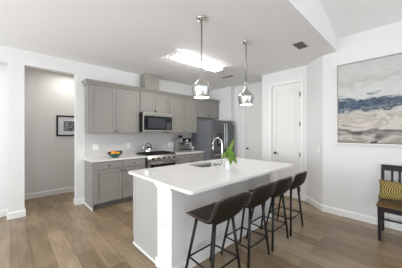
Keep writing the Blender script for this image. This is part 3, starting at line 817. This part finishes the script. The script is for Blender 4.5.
# ---------------------------------------------------------------- bench and pillow (sits along the right wall, facing -X)
t = thing('bench', 'dark wooden slat-back bench against the right wall', 'bench', (3.52, .337, 0))
LB = 1.15     # runs towards -Y
g = B(); box(g, -.012, .435, -LB, .012, .452, .478, .006); obj('seat', g, 'seatwood', t, label='brown wooden seat board')
g = B(); box(g, .012, .032, -LB+.03, -.03, .385, .452, .002, 1); box(g, .415, .435, -LB+.03, -.03, .385, .452, .002, 1)
box(g, .03, .42, -.032, -.012, .385, .452, .002, 1); box(g, .03, .42, -LB+.012, -LB+.032, .385, .452, .002, 1); obj('apron', g, 'darkwood', t)
for y in (0, -LB+.042):
    g = B(); tt = bmesh.new(); bmesh.ops.create_cube(tt, size=1)
    for v in tt.verts:
        k = .72 if v.co.z < 0 else 1
        v.co = Vector((.022+v.co.x*.042*k, y-.021+v.co.y*.042*k, .226+v.co.z*.452))
    merge(g, tt); obj('leg', g, 'darkwood', t)
    g = B(); vs = []
    for x, z in ((.425, 0), (.425, .48), (.448, .955)):
        pass
    path = [(.43, 0), (.425, .46), (.458, .955)]
    hw = .018
    ringv = []
    for x, z in path: ringv.append([g.verts.new((x+dx, y-.018+dy, z)) for dx, dy in ((-hw, -hw), (hw, -hw), (hw, hw), (-hw, hw))])
    for A, D in zip(ringv, ringv[1:]):
        for i in range(4): g.faces.new((A[i], A[(i+1) % 4], D[(i+1) % 4], D[i]))
    g.faces.new(ringv[0][::-1]); g.faces.new(ringv[-1]); obj('back_post', g, 'darkwood', t)
    g = B(); box(g, .03, .42, y-.03, y-.012, .155, .18, .002, 1); obj('side_stretcher', g, 'darkwood', t)
g = B(); box(g, .425, .443, -LB+.03, -.03, .15, .172, .002, 1); obj('stretcher', g, 'darkwood', t)
g = B(); box(g, .436, .462, -LB+.03, -.03, .875, .955, .004); obj('top_rail', g, 'darkwood', t)
g = B(); box(g, .418, .438, -LB+.03, -.03, .55, .58, .003); obj('lower_rail', g, 'darkwood', t)
yy = -.106
while yy > -LB+.06:
    g = B(); a = [(.420, .56), (.441, .88)]; r0 = []
    for x, z in a: r0.append([g.verts.new((x+dx, yy+dy, z)) for dx, dy in ((0, -.026), (.014, -.026), (.014, 0), (0, 0))])
    for i in range(4): g.faces.new((r0[0][i], r0[0][(i+1) % 4], r0[1][(i+1) % 4], r0[1][i]))
    g.faces.new(r0[0][::-1]); g.faces.new(r0[1]); obj('slat', g, 'darkwood', t); yy -= .077
# pillow
t = thing('throw_pillow', 'gold and brown pillow with concentric ring pattern on the bench', 'pillow', (3.80, .07, .625))
g = B(); n1, n2 = 22, 12; PW, PH, PD = .285, .135, .055
for side in (1, -1):
    rows = []
    for i in range(n1+1):
        row = []
        for j in range(n2+1):
            u = -1+2*i/n1; v = -1+2*j/n2
            th = max(0, (1-u**4)*(1-v**4))**.5
            pin = 1-.05*(1-abs(u))*0
            yy_ = PW*u*(1-.06*(1-v*v)); zz_ = PH*v*(1-.07*(1-u*u))
            row.append(g.verts.new((side*PD*th, yy_, zz_)))
        rows.append(row)
    for i in range(n1):
        for j in range(n2):
            f = g.faces.new((rows[i][j], rows[i+1][j], rows[i+1][j+1], rows[i][j+1])); f.smooth = True
bmesh.ops.remove_doubles(g, verts=g.verts[:], dist=.0008)
pc = obj('cover', g, pillow_material(), t); pc.rotation_euler = (0, math.radians(17), 0)

# ---------------------------------------------------------------- pictures
AH = 1.345
t = thing('painting', 'large abstract seascape canvas in a thin pale frame on the right wall', 'painting', (XQ-.001, .922, 1.235)); AW = 1.9
fw = .016
g = B(); box(g, -.045, 0, -fw, 0, 0, AH, .002, 1); box(g, -.045, 0, -AW, -AW+fw, 0, AH, .002, 1); box(g, -.045, 0, -AW+fw, -fw, 0, fw, .002, 1); box(g, -.045, 0, -AW+fw, -fw, AH-fw, AH, .002, 1)
obj('frame', g, 'artframe', t)
g = B(); box(g, -.012, 0, -AW+fw, -fw, fw, AH-fw); obj('backing', g, 'artedge', t)
g = B(); box(g, -.038, -.012, -AW+fw+.008, -fw-.008, fw+.008, AH-fw-.008); obj('canvas', g, seascape_material(AH), t)
t = thing('framed_print', 'black-framed monochrome landscape print on the hallway wall', 'picture', (.773, 5.699, 1.342)); PWd, PHt = .60, .486; f_ = .032
g = B(); box(g, 0, f_, -.025, 0, 0, PHt, .002, 1); box(g, PWd-f_, PWd, -.025, 0, 0, PHt, .002, 1); box(g, f_, PWd-f_, -.025, 0, 0, f_, .002, 1); box(g, f_, PWd-f_, -.025, 0, PHt-f_, PHt, .002, 1)
obj('frame', g, 'frameblack', t)
g = B(); box(g, f_, PWd-f_, -.012, 0, f_, PHt-f_); obj('mount', g, 'mat', t)
g = B(); box(g, .14, PWd-.14, -.014, -.012, .12, PHt-.13); obj('print', g, print_material(), t)

# ---------------------------------------------------------------- ceiling fixtures
t = thing('ceiling_light', 'long flat rectangular ceiling light glowing white over the kitchen', 'ceiling light', (2.06, 2.80, CH-.001))
g = B(); box(g, 0, 1.24, 0, .24, -.02, 0, .004); obj('housing', g, 'ventframe', t)
g = B(); box(g, .02, 1.22, .012, .228, -.055, -.02, .012, 3); obj('diffuser', g, 'lens', t)
for xx in (0, 1.22):
    g = B(); box(g, xx, xx+.02, 0, .24, -.052, -.02, .003); obj('end_cap', g, 'ventframe', t)
def vent(label, cx, cy, sx, sy):
    t = thing('ceiling_vent', label, 'vent', (cx, cy, CH-.0005))
    g = B(); f_ = .012
    box(g, -sx/2, sx/2, -sy/2, -sy/2+f_, -.008, 0, .002, 1); box(g, -sx/2, sx/2, sy/2-f_, sy/2, -.008, 0, .002, 1)
    box(g, -sx/2, -sx/2+f_, -sy/2+f_, sy/2-f_, -.008, 0, .002, 1); box(g, sx/2-f_, sx/2, -sy/2+f_, sy/2-f_, -.008, 0, .002, 1); obj('frame', g, 'ventframe', t)
    g = B(); box(g, -sx/2+f_, sx/2-f_, -sy/2+f_, sy/2-f_, -.002, 0); obj('backing', g, 'iron', t)
    g = B(); n_ = max(3, int((sx-.03)/.017))
    for k in range(n_):
        x = -sx/2+.02+k*(sx-.04)/(n_-1); box(g, x-.005, x+.005, -sy/2+f_, sy/2-f_, -.006, -.003)
    obj('louvres', g, 'vent', t)
vent('square grey ceiling vent near the vault above the stools', 3.365, 1.252, .30, .165)
vent('narrow ceiling vent beyond the ceiling light, in front of the fridge', 3.93, 3.20, .12, .34)
def pendant(label, x, y):
    t = thing('pendant_light', label, 'pendant light', (x, y, 0), 0, 'pendant lights over the island')
    g = B(); lathe(g, [(0, CH-.001), (.062, CH-.001), (.064, CH-.012), (.05, CH-.024), (.016, CH-.032), (.012, CH-.05), (0, CH-.05)], 0, 0, 28); obj('canopy', g, 'nickel', t)
    g = B(); tube(g, [(0, 0, CH-.045), (0, 0, 2.17)], .0095, 10); obj('rod', g, 'rod', t)
    pr = [(.010, 2.20), (.014, 2.17), (.018, 2.13), (.027, 2.09), (.046, 2.055), (.078, 2.022), (.108, 1.998), (.119, 1.982), (.1205, 1.965), (.117, 1.94), (.109, 1.90), (.100, 1.862), (.096, 1.848)]
    g = B(); lathe(g, pr+[(r-.003, z+.001) for r, z in pr[::-1]], 0, 0, 40); obj('shade', g, 'nickel', t)
    g = B(); lathe(g, [(0, 1.852), (.090, 1.852), (.092, 1.860), (0, 1.864)], 0, 0, 32); obj('diffuser', g, 'bulb', t)
    return t
p1 = pendant('nickel pendant light with bell shade hanging nearer the camera', 1.694, 1.783)
dup(p1, (2.626, 1.774, 0), label='nickel pendant light with bell shade hanging farther away, before the pantry wall')
